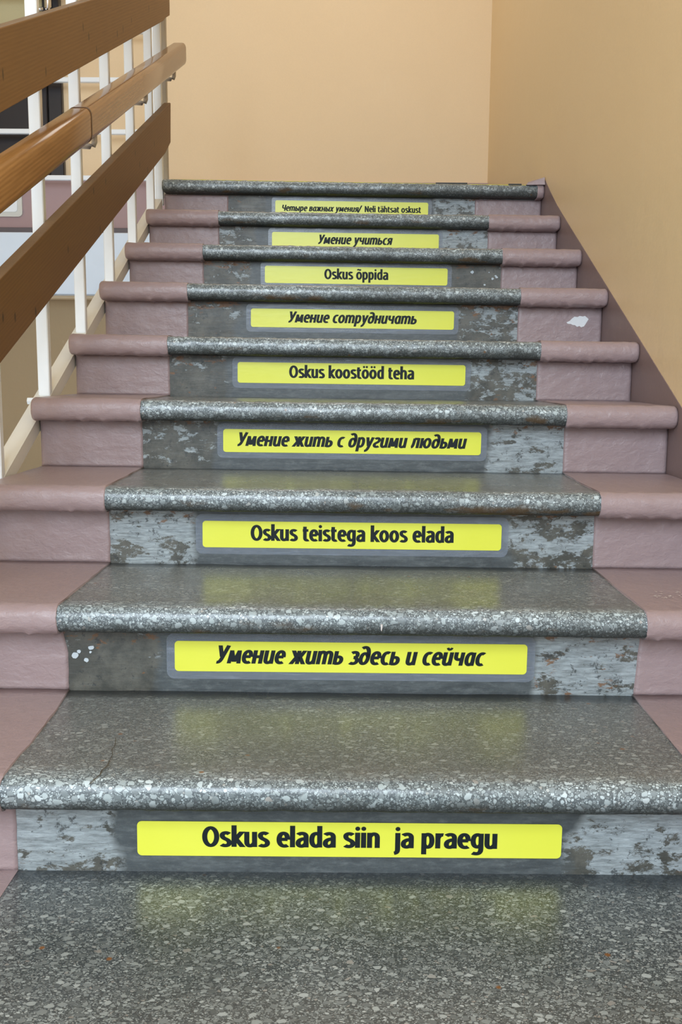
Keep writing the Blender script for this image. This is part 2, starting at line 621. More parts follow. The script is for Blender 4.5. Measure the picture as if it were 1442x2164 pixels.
# bottom landing: the terrazzo floor in front of the first riser
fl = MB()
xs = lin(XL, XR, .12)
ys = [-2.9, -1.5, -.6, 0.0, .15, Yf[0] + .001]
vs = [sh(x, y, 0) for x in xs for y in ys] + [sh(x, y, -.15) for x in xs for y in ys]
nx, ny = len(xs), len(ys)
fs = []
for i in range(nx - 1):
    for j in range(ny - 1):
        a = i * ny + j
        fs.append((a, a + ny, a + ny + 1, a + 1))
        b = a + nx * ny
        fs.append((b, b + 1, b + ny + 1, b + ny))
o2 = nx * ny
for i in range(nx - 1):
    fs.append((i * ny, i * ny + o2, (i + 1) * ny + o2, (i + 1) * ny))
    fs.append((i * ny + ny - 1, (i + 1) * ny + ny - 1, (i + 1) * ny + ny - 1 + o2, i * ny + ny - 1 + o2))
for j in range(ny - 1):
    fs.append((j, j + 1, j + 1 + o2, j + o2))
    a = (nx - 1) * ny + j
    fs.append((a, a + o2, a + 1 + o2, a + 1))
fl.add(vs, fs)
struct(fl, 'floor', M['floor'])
# mauve paint margins of that floor
for nm, xa, xb in (('trim_1', XL - .001, PRL[0]), ('trim_2', PRR[0], XR)):
    pm = MB()
    pm.add([sh(xa, -2.9, .0008), sh(xb, -2.9, .0008), sh(xb, Yf[0], .0008), sh(xa, Yf[0], .0008),
            sh(xa, -2.9, -.002), sh(xb, -2.9, -.002), sh(xb, Yf[0], -.002), sh(xa, Yf[0], -.002)],
           [(0, 1, 2, 3), (7, 6, 5, 4), (0, 4, 5, 1), (1, 5, 6, 2), (2, 6, 7, 3), (3, 7, 4, 0)])
    struct(pm, nm, M['mauve'])

# mauve band painted on the right wall, following the slope of the flight
pts = [(-2.9, .07), (-.10, .07), (0.30, .182), (1.1361, .5745), (1.6855, .8321), (2.276, 1.1089), (2.44, 1.187), (2.56, 1.252), (2.655, 1.306), (2.675, 1.306), (2.70, 1.262), (2.76, 1.262), (2.76, -.04), (-2.9, -.04)]
m = MB(); m.prism(pts, 'x', WX - .0015, WX + .01); struct(m, 'trim_3', M['mauve_wall'])

# left back: shaft wall, slab edge, skirting, dado
m = MB(); m.box(-2.4, -.66, 4.02, 4.12, 1.012, 1.305, .004)
tag(m.obj('trim_4', M['slab']), kind='structure')
m = MB(); m.box(-2.4, WX, 4.085, 4.12, 1.305, 1.337, .003)
tag(m.obj('baseboard_back', M['skirting']), kind='structure')
m = MB(); m.box(-2.4, WX, 4.095, 4.125, 1.338, 1.562); tag(m.obj('trim_5', M['mauve_dado']), kind='structure')
m = MB(); m.box(-2.4, WX, 4.121, 4.22, 1.0, 1.345); struct(m, 'trim_6', M['tan'])

# black door in the back wall, with its lock and handle
door = tag(bpy.data.objects.new('door_1', None), kind='structure')
door.location = (-1.9, 4.1, 1.58)
COL.objects.link(door)


def dbox(name, mat, x0, x1, y0, y1, z0, z1, bev, par, smooth=False):
    m = MB(); m.box(x0 + 1.9, x1 + 1.9, y0 - 4.1, y1 - 4.1, z0 - 1.58, z1 - 1.58, bev)
    return m.obj(name, mat, par, smooth)


dbox('panel', M['black'], -2.20, -1.464, 4.085, 4.119, 1.58, 2.16, .004, door)
dbox('panel', M['black'], -1.459, -1.392, 4.085, 4.119, 1.58, 2.16, .004, door)
stile = dbox('stile', M['black'], -1.470, -1.390, 4.07, 4.119, 2.16, 3.0, .004, door)
lk = dbox('lock_case', M['chrome'], -1.453, -1.420, 4.045, 4.07, 2.335, 2.45, .012, stile, True)
m = MB(); m.tube([(-1.4365 + 1.9, -.075, 2.385 - 1.58), (-1.4365 + 1.9, -.03, 2.385 - 1.58)], .011, 14); m.obj('lock_cylinder', M['steel'], lk if False else stile, True)
m = MB(); m.tube([(-1.458 + 1.9, -.045, 2.338 - 1.58), (-1.503 + 1.9, -.045, 2.338 - 1.58)], .009, 12); m.obj('handle', M['chrome'], stile, True)
# pale olive wall panel beside the door head
m = MB(); m.box(-2.399, -1.470, 4.108, 4.119, 2.17, 3.0); struct(m, 'trim_7', M['olive'])

# ------------------------------------------------------------------ lettering
X0 = 100.0
G = {
    'O': (98, ['E49 66 34 58']),
    'N': (92, ['M17 0 L17 132', 'M75 0 L75 132', 'M17 128 L75 4']),
    'a': (75, ['M14 83 C20 89 30 92 38 92 C54 92 60 82 60 68 L60 0', 'M60 57 C34 57 15 48 15 27 C15 14 23 8 33 8 C47 8 57 18 60 30']),
    'd': (79, ['M62 0 L62 142', 'M62 82 C54 89 48 92 42 92 C25 92 17 72 17 50 C17 26 26 8 41 8 C51 8 59 17 62 28']),
    'e': (75, ['M18 52 L64 52', 'M63 50 C64 78 56 92 41 92 C24 92 16 72 16 50 C16 24 28 8 45 8 C54 8 60 10 65 13']),
    'g': (79, ['M62 100 L62 -2 C62 -26 50 -33 37 -33 C28 -33 20 -31 14 -28', 'M62 82 C54 89 48 92 42 92 C25 92 17 74 17 52 C17 28 26 12 41 12 C51 12 59 20 62 30']),
    'h': (78, ['M17 0 L17 142', 'M17 70 C22 84 32 92 42 92 C55 92 61 82 61 64 L61 0']),
    'i': (34, ['M17 0 L17 100', 'D17 126 14']),
    'j': (36, ['M19 100 L19 -8 C19 -26 12 -33 -1 -34', 'D19 126 14']),
    'k': (72, ['M17 0 L17 142', 'M63 101 L27 53', 'M26 56 L66 -1']),
    'l': (34, ['M17 0 L17 142']),
    'n': (78, ['M17 0 L17 100', 'M17 70 C22 84 32 92 42 92 C55 92 61 82 61 64 L61 0']),
    'o': (82, ['E41 50 26 42']),
    'p': (79, ['M17 -40 L17 100', 'M17 73 C21 85 30 92 39 92 C55 92 62 74 62 50 C62 26 54 8 38 8 C27 8 20 18 17 28']),
    'r': (51, ['M17 0 L17 100', 'M17 64 C22 84 33 92 48 89']),
    's': (66, ['M56 84 C49 90 42 92 36 92 C24 92 16 85 16 75 C16 62 26 56 36 51 C48 45 56 38 56 27 C56 15 47 8 34 8 C26 8 18 10 12 15']),
    't': (54, ['M21 124 L21 30 C21 14 27 8 37 8 C43 8 47 9 51 11', 'M3 92 L49 92']),
    'u': (78, ['M17 100 L17 36 C17 16 24 8 36 8 C46 8 56 16 61 30', 'M61 100 L61 0']),
    '/': (50, ['M2 -14 L46 142']),
    'У': (84, ['M16 134 L42 48', 'M76 134 L46 46 C38 20 30 6 10 8']),
    'Ч': (88, ['M18 132 L18 90 C18 68 30 58 44 58 C56 58 64 62 72 68', 'M72 132 L72 0']),
    'м': (98, ['M15 0 L22 98', 'M21 98 L48 12', 'M50 12 L76 98', 'M76 98 L83 0']),
    'н': (80, ['M17 0 L17 100', 'M63 0 L63 100', 'M17 52 L63 52']),
    'т': (118, ['M17 0 L17 100', 'M17 70 C21 84 29 92 38 92 C51 92 59 82 59 64 L59 0', 'M59 70 C63 84 71 92 80 92 C93 92 101 82 101 64 L101 0']),
    'ж': (106, ['M53 0 L53 100', 'M13 101 L40 52', 'M42 54 L9 -1', 'M93 101 L66 52', 'M64 54 L97 -1', 'M38 53 L68 53']),
    'ь': (74, ['M17 0 L17 100', 'M17 57 L38 57 C53 57 60 46 60 33 C60 18 51 8 37 8 L17 8']),
    'ы': (102, ['M17 0 L17 100', 'M17 57 L34 57 C48 57 55 46 55 33 C55 18 47 8 34 8 L17 8', 'M85 0 L85 100']),
    'с': (66, ['M58 87 C52 91 48 92 43 92 C26 92 16 74 16 50 C16 26 26 8 43 8 C50 8 55 10 60 13']),
    'д': (80, ['M64 56 C60 74 50 84 38 84 C23 84 15 64 15 43 C15 22 24 8 38 8 C56 8 65 28 65 62 C65 100 56 130 34 130 C26 130 20 127 13 122']),
    'у': (76, ['M15 101 L36 14', 'M66 101 L42 12 C34 -18 26 -33 6 -33']),
    'г': (66, ['M13 84 C20 90 27 92 34 92 C46 92 54 85 54 75 C54 62 46 56 36 50 C24 44 15 38 15 26 C15 14 24 8 37 8 C46 8 52 10 58 14']),
    'л': (82, ['M7 8 C20 8 25 30 27 95', 'M25 91 L65 91', 'M65 0 L65 100']),
    'ю': (112, ['M17 0 L17 100', 'M17 52 L42 52', 'E70 50 26 42']),
    'з': (68, ['M13 86 C20 90 27 92 34 92 C48 92 55 84 55 73 C55 61 46 54 30 53', 'M30 53 C48 53 58 44 58 30 C58 16 48 8 33 8 C24 8 16 10 10 14']),
    'ч': (80, ['M17 101 L17 72 C17 54 27 46 40 46 C50 46 58 50 63 56', 'M63 0 L63 100']),
    'в': (74, ['M17 0 L17 100', 'M17 92 L37 92 C49 92 55 85 55 75 C55 62 47 54 35 54 L17 54', 'M35 54 C51 54 60 45 60 31 C60 16 50 8 36 8 L17 8']),
    'х': (74, ['M10 -1 L62 101', 'M14 101 L60 -1']),
    'я': (78, ['M61 0 L61 100', 'M61 92 L42 92 C25 92 17 84 17 73 C17 59 27 51 42 51 L61 51', 'M42 52 L14 -1']),
    'а': (79, ['M62 0 L62 100', 'M62 82 C54 89 48 92 42 92 C25 92 17 72 17 50 C17 26 26 8 41 8 C51 8 59 17 62 28']),
    ' ': (40, []),
}
G['е'] = G['e']; G['и'] = G['u']; G['р'] = G['p']
G['й'] = (G['u'][0], G['u'][1] + ['M24 134 C26 116 52 116 54 134'])
G['ö'] = (82, G['o'][1] + ['D26 128 12', 'D56 128 12'])
G['ä'] = (75, G['a'][1] + ['D22 128 12', 'D51 128 12'])
G['õ'] = (82, G['o'][1] + ['M18 122 C26 136 36 130 42 127 C50 122 56 122 64 134'])
G['о'] = G['o']; G['п'] = G['n']; G['С'] = G['с']


def stroke_pts(cmd):
    tok = cmd.replace('M', 'M ').replace('L', 'L ').replace('C', 'C ').split()
    i, cur, out = 0, None, []
    mode = None
    while i < len(tok):
        if tok[i] in 'MLC':
            mode = tok[i]; i += 1
        if mode == 'C':
            c = [float(t) for t in tok[i:i + 6]]; i += 6
            p0 = cur
            for s in range(1, 11):
                t = s / 10
                a, b, cc, d = (1 - t) ** 3, 3 * t * (1 - t) ** 2, 3 * t * t * (1 - t), t ** 3
                out.append((a * p0[0] + b * c[0] + cc * c[2] + d * c[4], a * p0[1] + b * c[1] + cc * c[3] + d * c[5]))
            cur = (c[4], c[5])
        else:
            cur = (float(tok[i]), float(tok[i + 1])); i += 2
            out.append(cur)
    return out


def text_mesh(text, width, cap, italic):
    """flat letter shapes, centred on x, baseline at z = 0"""
    polys = []
    pen = 0
    HX, HY = 14.6, 11.0
    for ch in text:
        adv, st = G[ch]
        for c in st:
            if c[0] in 'ED':
                v = [float(t) for t in c[1:].split()]
                if c[0] == 'D':
                    polys.append(('fan', [(pen + v[0] + v[2] * math.cos(t), v[1] + v[2] * math.sin(t)) for t in [2 * math.pi * q / 16 for q in range(16)]]))
                    continue
                pts = [(v[0] + v[2] * math.cos(t), v[1] + v[3] * math.sin(t)) for t in [2 * math.pi * q / 32 for q in range(33)]]
                closed = True
            else:
                pts, closed = stroke_pts(c), False
            hx, hy = (9.0, 9.0) if c == G['õ'][1][-1] or c == 'M24 134 C26 116 52 116 54 134' else (HX, HY)
            rb = []
            for q in range(len(pts)):
                if closed:
                    a, b = pts[(q - 1) % 32], pts[(q + 1) % 32]
                else:
                    a, b = pts[max(q - 1, 0)], pts[min(q + 1, len(pts) - 1)]
                dx, dy = b[0] - a[0], b[1] - a[1]
                L = math.hypot(dx, dy) or 1
                nx_, ny_ = -dy / L, dx / L
                s = math.sqrt((hx * nx_) ** 2 + (hy * ny_) ** 2)
                ox, oy = hx * hx * nx_ / s, hy * hy * ny_ / s
                # straight diagonals keep horizontal cut ends
                if not closed and len(pts) == 2 and abs(dy) > 20 and abs(dx) > 4:
                    ox, oy = (math.copysign(s / abs(nx_), nx_), 0) if abs(nx_) > .5 else (ox, oy)
                x, y = pts[q]
                rb.append(((pen + x + ox, y + oy), (pen + x - ox, y - oy)))
            polys.append(('rib', rb))
        pen += adv
    shear = .20 if italic else 0
    kz = cap / 132.0
    allx = []
    for kd, pl in polys:
        for q in pl:
            for (x, y) in ([q] if kd == 'fan' else q):
                allx.append(x + shear * y)
    x0, x1 = min(allx), max(allx)
    kx = width / (x1 - x0)
    mb = MB()

    def tr(x, y):
        return ((x + shear * y - x0) * kx - width / 2, y * kz)
    for iq, (kd, pl) in enumerate(polys):
        yo = -.00002 * (iq % 4)
        if kd == 'fan':
            mb.add([(tr(x, y)[0], yo, tr(x, y)[1]) for x, y in pl], [tuple(range(len(pl)))])
        else:
            vs = []
            for a, b in pl:
                vs += [(tr(*a)[0], yo, tr(*a)[1]), (tr(*b)[0], yo, tr(*b)[1])]
            mb.add(vs, [(2 * i, 2 * i + 1, 2 * i + 3, 2 * i + 2) for i in range(len(pl) - 1)])
    return mb, kx, kz


SIGNS = {   # text, text width, sign left/right x, z bottom/top above riser foot, italic pieces
    1: ('Oskus elada siin  ja praegu', .380, -.2722, .2742, .0226, .0692),
    2: ('Умение жить здесь и сейчас', .421, -.2718, .2774, .0320, .0803),
    3: ('Oskus teistega koos elada', .371, -.2680, .2779, .0306, .0793),
    4: ('Умение жить с другими людьми', .487, -.2674, .2788, .0349, .0834),
    5: ('Oskus koostööd teha', .299, -.2675, .2769, .0328, .0816),
    6: ('Умение сотрудничать', .344, -.2640, .2792, .0383, .0868),
    7: ('Oskus õppida', .190, -.2516, .2905, .0340, .0836),
    8: ('Умение учиться', .244, -.2534, .2907, .0360, .0850),
    9: ('Четыре важных умения/|Neli tähtsat oskust', .491, -.2628, .2768, .0395, .0885),
}
SLABEL = {
    1: 'long yellow sign reading Oskus elada siin ja praegu on the lowest riser',
    2: 'yellow sign in Cyrillic with the words здесь и сейчас, second from the bottom',
    3: 'yellow sign reading Oskus teistega koos elada, third from the bottom',
    4: 'yellow sign in Cyrillic with the words с другими людьми',
    5: 'yellow sign reading Oskus koostööd teha in upright letters',
    6: 'yellow sign with the Cyrillic word сотрудничать in italics',
    7: 'yellow sign reading Oskus õppida, short text in upright letters',
    8: 'yellow sign with the Cyrillic word учиться, second from the top',
    9: 'topmost yellow sign with one line in two languages and a slash',
}
ORD = ['', 'lowest', 'second lowest', 'third lowest', 'fourth lowest', 'middle', 'fourth highest', 'third highest', 'second highest', 'topmost']
WEAR = {1: (1.0, .85, .1), 2: (.20, 1.0, .9), 3: (.85, .75, .6), 4: (.55, 1.0, .2), 5: (.35, .75, .8), 6: (.35, .55, .7), 7: (.55, .15, 1.0), 8: (.5, .95, .3), 9: (.2, .8, .0)}

STEP_LABEL = {
    1: 'lowest stair step of worn terrazzo with a thin rusty crack across its tread',
    2: 'terrazzo stair step with white scuffs on its right mauve end, above the lowest step',
    3: 'terrazzo stair step with a pale scratch on the right mauve end of its tread',
    4: 'stair step with chip-mottled nosing where the leftmost visible baluster stands',
    5: 'middle stair step of the nine, mauve painted ends and grey terrazzo centre',
    6: 'stair step with a white plaster chip missing from its mauve right riser',
    7: 'stair step with white paint dots on its brown riser right of the sign',
    8: 'stair step directly below the top landing edge, mauve ends on its nosing',
    9: 'top step and landing whose nosing is bare terrazzo with no mauve paint',
}

for n in range(1, 10):
    i = n - 1
    z0 = Zt[n - 1]
    H = Zt[n] - z0                       # local tread height
    yb = (Yf[n] - Yf[i]) if n < 9 else 4.085 - Yf[i] - .012
    yn = -NB + dN[i]
    root = empty('stair_step', (0, Yf[i], z0), STEP_LABEL[n], 'stair step', 'steps of the stair flight')
    # ---- tread
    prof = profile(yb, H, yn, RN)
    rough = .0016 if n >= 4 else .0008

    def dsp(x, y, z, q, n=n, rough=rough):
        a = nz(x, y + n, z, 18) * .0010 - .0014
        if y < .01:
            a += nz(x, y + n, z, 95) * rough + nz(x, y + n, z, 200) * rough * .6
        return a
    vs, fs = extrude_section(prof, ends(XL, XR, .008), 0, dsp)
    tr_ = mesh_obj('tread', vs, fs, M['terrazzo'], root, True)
    fix(tr_)
    tr_['foot'] = yb if n < 9 else 9.0
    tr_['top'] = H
    # ---- riser
    zr = H - 2 * RN
    rb = MB()
    xsr = lin(XL + .002, XR - .001, .03)
    zs = [-.004, .25 * zr, .5 * zr, .75 * zr, zr + .001]
    nv = []
    for x in xsr:
        for z in zs:
            nv.append(sh(x, 0 + .0008 * nz(x, n, z, 14), z))
    base = len(nv)
    for x in xsr:
        for z in (-.004, zr + .001):
            nv.append(sh(x, min(yb, .30) - .001, z))
    f2 = []
    nzs = len(zs)
    for a in range(len(xsr) - 1):
        for b in range(nzs - 1):
            f2.append((a * nzs + b, (a + 1) * nzs + b, (a + 1) * nzs + b + 1, a * nzs + b + 1))
        f2.append((base + 2 * a, base + 2 * a + 1, base + 2 * a + 3, base + 2 * a + 2))
        f2.append((a * nzs + nzs - 1, (a + 1) * nzs + nzs - 1, base + 2 * a + 3, base + 2 * a + 1))
        f2.append((a * nzs, base + 2 * a, base + 2 * a + 2, (a + 1) * nzs))
    L = len(xsr) - 1
    f2.append((0, 1, 2, 3, 4, base + 1, base))
    f2.append((L * nzs, L * nzs + 1, L * nzs + 2, L * nzs + 3, L * nzs + 4, base + 2 * L + 1, base + 2 * L))
    rs = mesh_obj('riser', nv, f2, M['riser'], root, False)
    fix(rs)
    rs['wear_left'], rs['wear_right'], rs['rust'] = WEAR[n]
    # ---- mauve paint on both ends of the tread
    gp = .0014
    prp = profile(yb, H, yn, RN, gp, 10, 18)
    sides = (('L', XL - .0015, PNL[i], PRL[min(n, 8)]), ('R', PNR[i], XR + .0012, PRR[min(n, 8)]))
    for sd, xa, xb, xfoot in sides:
        if n == 9:
            if sd == 'L':
                continue
            xfoot = xa
        ln = xb - xa
        dark_drip = 1.0

        def xf(x, a, q, y, sd=sd, xa=xa, xb=xb, ln=ln, xfoot=xfoot, yb=yb, n=n):
            t = max(0, min(1, (y - .0) / max(yb, .01)))
            t = t * t
            if sd == 'L':
                e = xb + (xfoot - xb) * t + .0022 * nz(y * 1, n, q * .1, 12) + (.004 * nz(y, n, 0, 60) if 0 > y > -.03 else 0)
                return xa + (x - xa) * (e - xa) / ln
            e = xa + (xfoot - xa) * t + .0022 * nz(y * 1, n + 5, q * .1, 12)
            return xb - (xb - x) * (xb - e) / ln

        def dp(x, y, z, q, n=n):
            a = nz(x, y + n * 3, z, 26) * .0010
            if y < .012:
                a += nz(x * 1.0, y * 2 + n * 3, z * 2, 60) * .0009
                if z < H - RN * 1.75:
                    a += max(0, nz(x, n, 0, 70)) * .0060
            return a
        vs, fs = extrude_section(prp, ends(xa, xb, .006) if ln > .04 else lin(xa, xb, .004), 0, dp, sd == 'L', sd == 'R', xf)
        pe = mesh_obj('painted_end', vs, fs, M['mauve'], tr_, True)
        fix(pe)
        pe['label'] = 'mauve painted %s end of the tread' % ('left' if sd == 'L' else 'right')
    # ---- mauve paint on both ends of the riser
    for sd, xa, xb in (('L', XL + .0005, PRL[i]), ('R', PRR[i], XR)):
        xs_, zz = lin(xa, xb, .006), lin(0, zr - .0005, .006)
        vs, fs = [], []
        nX, nZ = len(xs_), len(zz)
        for a, x in enumerate(xs_):
            for b, z in enumerate(zz):
                X = x
                if (sd == 'L' and a == nX - 1) or (sd == 'R' and a == 0):
                    X += .0014 * nz(z, n, 3 if sd == 'L' else 8, 40)
                if n == 2 and sd == 'L' and a >= nX - 3:
                    X -= .008 * max(0, (z - .06) / .04)
                if n == 2 and sd == 'R' and a <= 2:
                    X += .006 * (z / .1)
                border = a in (0, nX - 1) or b in (0, nZ - 1)
                d = -.0018 + nz(x, n * 2, z, 20) * .0010 + nz(x * .6, n * 2, z * 1.4, 55) * .0007
                if b <= 1:
                    d -= .0008
                if x > XR - .012 or x < XL + .008:
                    d -= .0012 * nz(x, n, z, 70)
                if border and b not in (0, nZ - 1):
                    d = -.0006
                vs.append(sh(X, d, z))
        off_ = len(vs)
        for (x, y, z) in list(vs):
            vs.append((x, KX * x + .002, z))
        for a in range(nX - 1):
            for b in range(nZ - 1):
                q0 = a * nZ + b
                fs.append((q0, q0 + nZ, q0 + nZ + 1, q0 + 1))
                fs.append((q0 + off_, q0 + 1 + off_, q0 + nZ + 1 + off_, q0 + nZ + off_))
        for a in range(nX - 1):
            for b in (0, nZ - 1):
                q0 = a * nZ + b
                fs.append((q0, q0 + nZ, q0 + nZ + off_, q0 + off_))
        for b in range(nZ - 1):
            for a in (0, nX - 1):
                q0 = a * nZ + b
                fs.append((q0, q0 + 1, q0 + 1 + off_, q0 + off_))
        pe = mesh_obj('painted_end', vs, fs, M['mauve'], rs, True)
        fix(pe)
        pe['label'] = 'mauve painted %s end of the riser' % ('left' if sd == 'L' else 'right')

    # ---- small wear marks of single steps
    if n == 6:       # plaster chip
        cx, cz = .6104, .7791 - z0
        out = []
        prs = [(-.029, -.001), (-.024, .0015), (-.020, .0035), (-.014, .010), (-.008, .0145), (0, .0135), (.006, .0165), (.014, .015), (.02, .0165), (.026, .012), (.030, .008), (.024, -.002), (.0185, -.011), (.011, -.0135), (.006, -.010), (0, -.0125), (-.006, -.008), (-.012, -.0075), (-.017, -.005), (-.025, -.0045)]
        m = MB(); m.prism([(cx + a, cz + b) for a, b in prs], 'y', -.0032 + KX * cx, .0 + KX * cx)
        o = m.obj('plaster_chip', M['chip'], rs); o['label'] = 'white bare plaster showing through the paint'
    if n == 1:       # crack
        pts = [(-.3080, .2543 - .055), (-.3085, .262), (-.3120, .275), (-.3105, .290), (-.3150, .305), (-.3140, .318), (-.3180, .335), (-.3165, .35), (-.3190, .368), (-.3174, .392)]
        pts = [(-.3161, .2535)] + [(-.311, .262), (-.3085, .272), (-.3095, .284), (-.306, .300), (-.3075, .318), (-.308, .335), (-.313, .352), (-.3125, .368), (-.3174, .394)]
        m = MB(); vs = []
        for q, (x, y) in enumerate(pts):
            wd = .0006 if q < 5 else .00035
            vs += [sh(x - wd, y - Yf[0] - KX * x, H + .0006 - (.004 if q == 0 else 0)), sh(x + wd, y - Yf[0] - KX * x, H + .0006 - (.004 if q == 0 else 0))]
        m.add(vs, [(2 * q, 2 * q + 1, 2 * q + 3, 2 * q + 2) for q in range(len(pts) - 1)])
        o = m.obj('crack', M['crackfill'], tr_); o['label'] = 'thin rusty crack'
    if n in (2, 7):
        spots = {7: [(.364, .074, .0060), (.434, .064, .0036), (.424, .056, .0026), (.466, .060, .0042), (.490, .056, .0040), (.414, .074, .0018), (.402, .038, .0034)],
                 2: [(-.401, .068, .0042), (-.426, .056, .0055), (-.420, .062, .0035), (-.402, .061, .0022), (-.409, .048, .0034)]}[n]
        rr = random.Random(n)
        for (x, z, rd) in spots:
            if x > .448:
                x = .446 - (x - .448) * .5
            pl_ = []
            for q in range(9):
                a = 2 * math.pi * q / 9
                e = rd * (.7 + .5 * rr.random())
                pl_.append((x + e * math.cos(a), z + SX * x + e * .9 * math.sin(a)))
            m = MB(); m.prism(pl_, 'y', KX * x - .0018, KX * x + .001)
            m.obj('paint_spot', M['spot'], rs)
    if n == 2:
        m = MB(); rr = random.Random(4)
        for q in range(34):
            x, y = .487 + rr.random() * .055, .640 + rr.random() * .055
            s_ = .0006 + rr.random() * .0022
            a = rr.random() * 3
            m.add([sh(x + s_ * math.cos(a + t) * (1.5 if t in (0, 3.14) else .6), y + s_ * math.sin(a + t) * .8 - Yf[1] - KX * x, H + .0030) for t in (0, 1.57, 3.14, 4.71)], [(0, 1, 2, 3)])
        o = m.obj('scuff_mark', M['scuff'], tr_); o['kind'] = 'stuff'
        m = MB()
        m.prism([(.0460, H - .022), (.0490, H - .022), (.0485, H - .027), (.0475, H - .032), (.0465, H - .030)], 'y', yn - .0012, yn + .004)
        m.obj('paint_spot', M['scuff'], tr_)
    if n == 3:
        m = MB()
        pp = [(.4525, .9966), (.468, .992), (.482, .984), (.492, .974), (.499, .962), (.497, .955), (.503, .950)]
        vs = []
        for x, y in pp:
            vs += [sh(x, y - Yf[2] - KX * x - .0006, H + .0030), sh(x, y - Yf[2] - KX * x + .0006, H + .0030)]
        m.add(vs, [(2 * q, 2 * q + 1, 2 * q + 3, 2 * q + 2) for q in range(len(pp) - 1)])
        m.obj('scratch', M['scuff'], tr_)
    if n == 9:       # hazard tape lying at the landing edge, plaster lump at the wall
        m = MB(); x = XL + .02
        m.add([sh(XL + .03, yn + .030, H + .0018), sh(.625, yn + .030, H + .0018), sh(.625, yn + .075, H + .0045), sh(XL + .03, yn + .075, H + .0030),
               sh(XL + .03, yn + .030, H - .001), sh(.625, yn + .030, H - .001), sh(.625, yn + .075, H - .001), sh(XL + .03, yn + .075, H - .001)],
              [(0, 1, 2, 3), (7, 6, 5, 4), (0, 4, 5, 1), (1, 5, 6, 2), (2, 6, 7, 3), (3, 7, 4, 0)])
        o = m.obj('warning_tape', M['tape'], tr_); o['label'] = 'thin yellow tape along the landing edge'
        for xa, xb in ((.30, .41), (.555, .60)):
            m = MB(); m.box(xa, xb, yn + .028 + KX * xa, yn + .05 + KX * xa, H + SX * xa + .0005, H + SX * xa + .0050)
            o = m.obj('tape_stripe', M['blacktape'], tr_)
        m = MB()
        m.add([(.612, .0, H - .007), (.676, -.006, H - .007), (.676, .06, H - .007), (.615, .05, H - .007),
               (.618, .002, H + .002), (.674, -.004, H + .018), (.674, .05, H + .022), (.625, .04, H + .004)],
              [(0, 1, 2, 3), (4, 5, 6, 7), (0, 1, 5, 4), (1, 2, 6, 5), (2, 3, 7, 6), (3, 0, 4, 7)])
        o = m.obj('plaster_lump', M['mauve'], tr_)
        for v in o.data.vertices:
            v.co.y += yn + .012

    # ---- the sign on this riser
    txt, tw, sxl, sxr, sz0, sz1 = SIGNS[n]
    cx, cz = (sxl + sxr) / 2, (sz0 + sz1) / 2
    cx0, cy0, cz0 = sh(cx, 0, 0)
    sg = empty('sticker', (cx0, Yf[i] + cy0 - .0014, z0 + cz0 + sz0), SLABEL[n], 'sign', 'yellow signs on the risers')
    sg.rotation_euler = (0, -math.atan(SX), math.atan(KX))
    hw, hh = (sxr - sxl) / 2, sz1 - sz0
    m = MB(); m.prism(rrect(-hw, hw, 0, hh, .006), 'y', -.0006, .0)
    bg = m.obj('vinyl_panel', M['yellow'], sg)
    if n >= 2:
        mg = .0125
        m = MB(); m.prism(rrect(-hw - mg, hw + mg, -mg * 1.0, hh + mg, .012), 'y', -.0000, .0003)
        f_ = m.obj('laminate', M['film'], sg)
        f_['label'] = 'clear film border'
    cap = hh * .585
    bl = hh * .275
    parts = txt.split('|')
    if len(parts) == 1:
        mb, kx_, kz_ = text_mesh(txt, tw, cap, n in (2, 4, 6, 8))
        mb.v = [(x, y - .0009, z + bl) for x, y, z in mb.v]
        mb.obj('lettering', M['ink'], sg)
    else:
        cap = hh * .42
        mb, *_ = text_mesh(parts[0], .283, cap, True)
        mb2, *_ = text_mesh(parts[1], .200, cap, False)
        mb.v = [(x - .104, y - .0009, z + bl) for x, y, z in mb.v]
        mb2.v = [(x + .1455, y - .0009, z + bl) for x, y, z in mb2.v]
        mb.add(mb2.v, mb2.f)
        mb.obj('lettering', M['ink'], sg)

# ------------------------------------------------------------------ railing on the left
def zb(y):                                 # top of the sloping flat bar
    return .5888 + .47 * (y - 1.2822)


rail = empty('stair_railing', (-.67, .30, zb(.30)), 'white steel stair railing with two broad pine boards and a varnished wooden handrail', 'railing')
ro = Vector(rail.location)


def rel(mb):
    mb.v = [(x - ro.x, y - ro.y, z - ro.z) for x, y, z in mb.v]
    return mb


BX0, BX1 = -.690, -.6545
th = .034
m = MB()
m.prism([(.2, zb(.2) - th), (2.66, zb(2.66) - th), (2.66, zb(2.66)), (.2, zb(.2))], 'x', BX0, BX1 - .0005)
rel(m).obj('bottom_bar', M['cream'], rail)
zl1 = lambda y: 1.0947 + (y - .951) * .4284      # lower edge of the upper board
zu1 = lambda y: 1.2466 + (y - .969) * .4252
for q, yb_ in enumerate((.655, .965, 1.285, 1.600, 1.912, 2.222, 2.520)):
    top = zu1(yb_) + .25
    m = MB(); m.box(-.681, -.6555, yb_ - .010, yb_ + .010, zb(yb_) - .004, top, .002)
    b = rel(m).obj('baluster', M['white'], rail)
m = MB(); m.box(-.681, -.6555, 2.680, 2.700, zb(2.69) - .03, zu1(2.69) - .03, .002); rel(m).obj('baluster', M['white'], rail)
m = MB(); m.box(-.686, -.654, 2.775, 2.800, zb(2.78) - .03, zu1(2.72) - .03, .002)
o = rel(m).obj('end_post', M['greypost'], rail); o['label'] = 'end post on the landing, coloured grey for its shade'
m = MB(); m.box(-.684, -.6575, 2.84, 2.86, 1.25, zu1(2.72) - .03, .002)
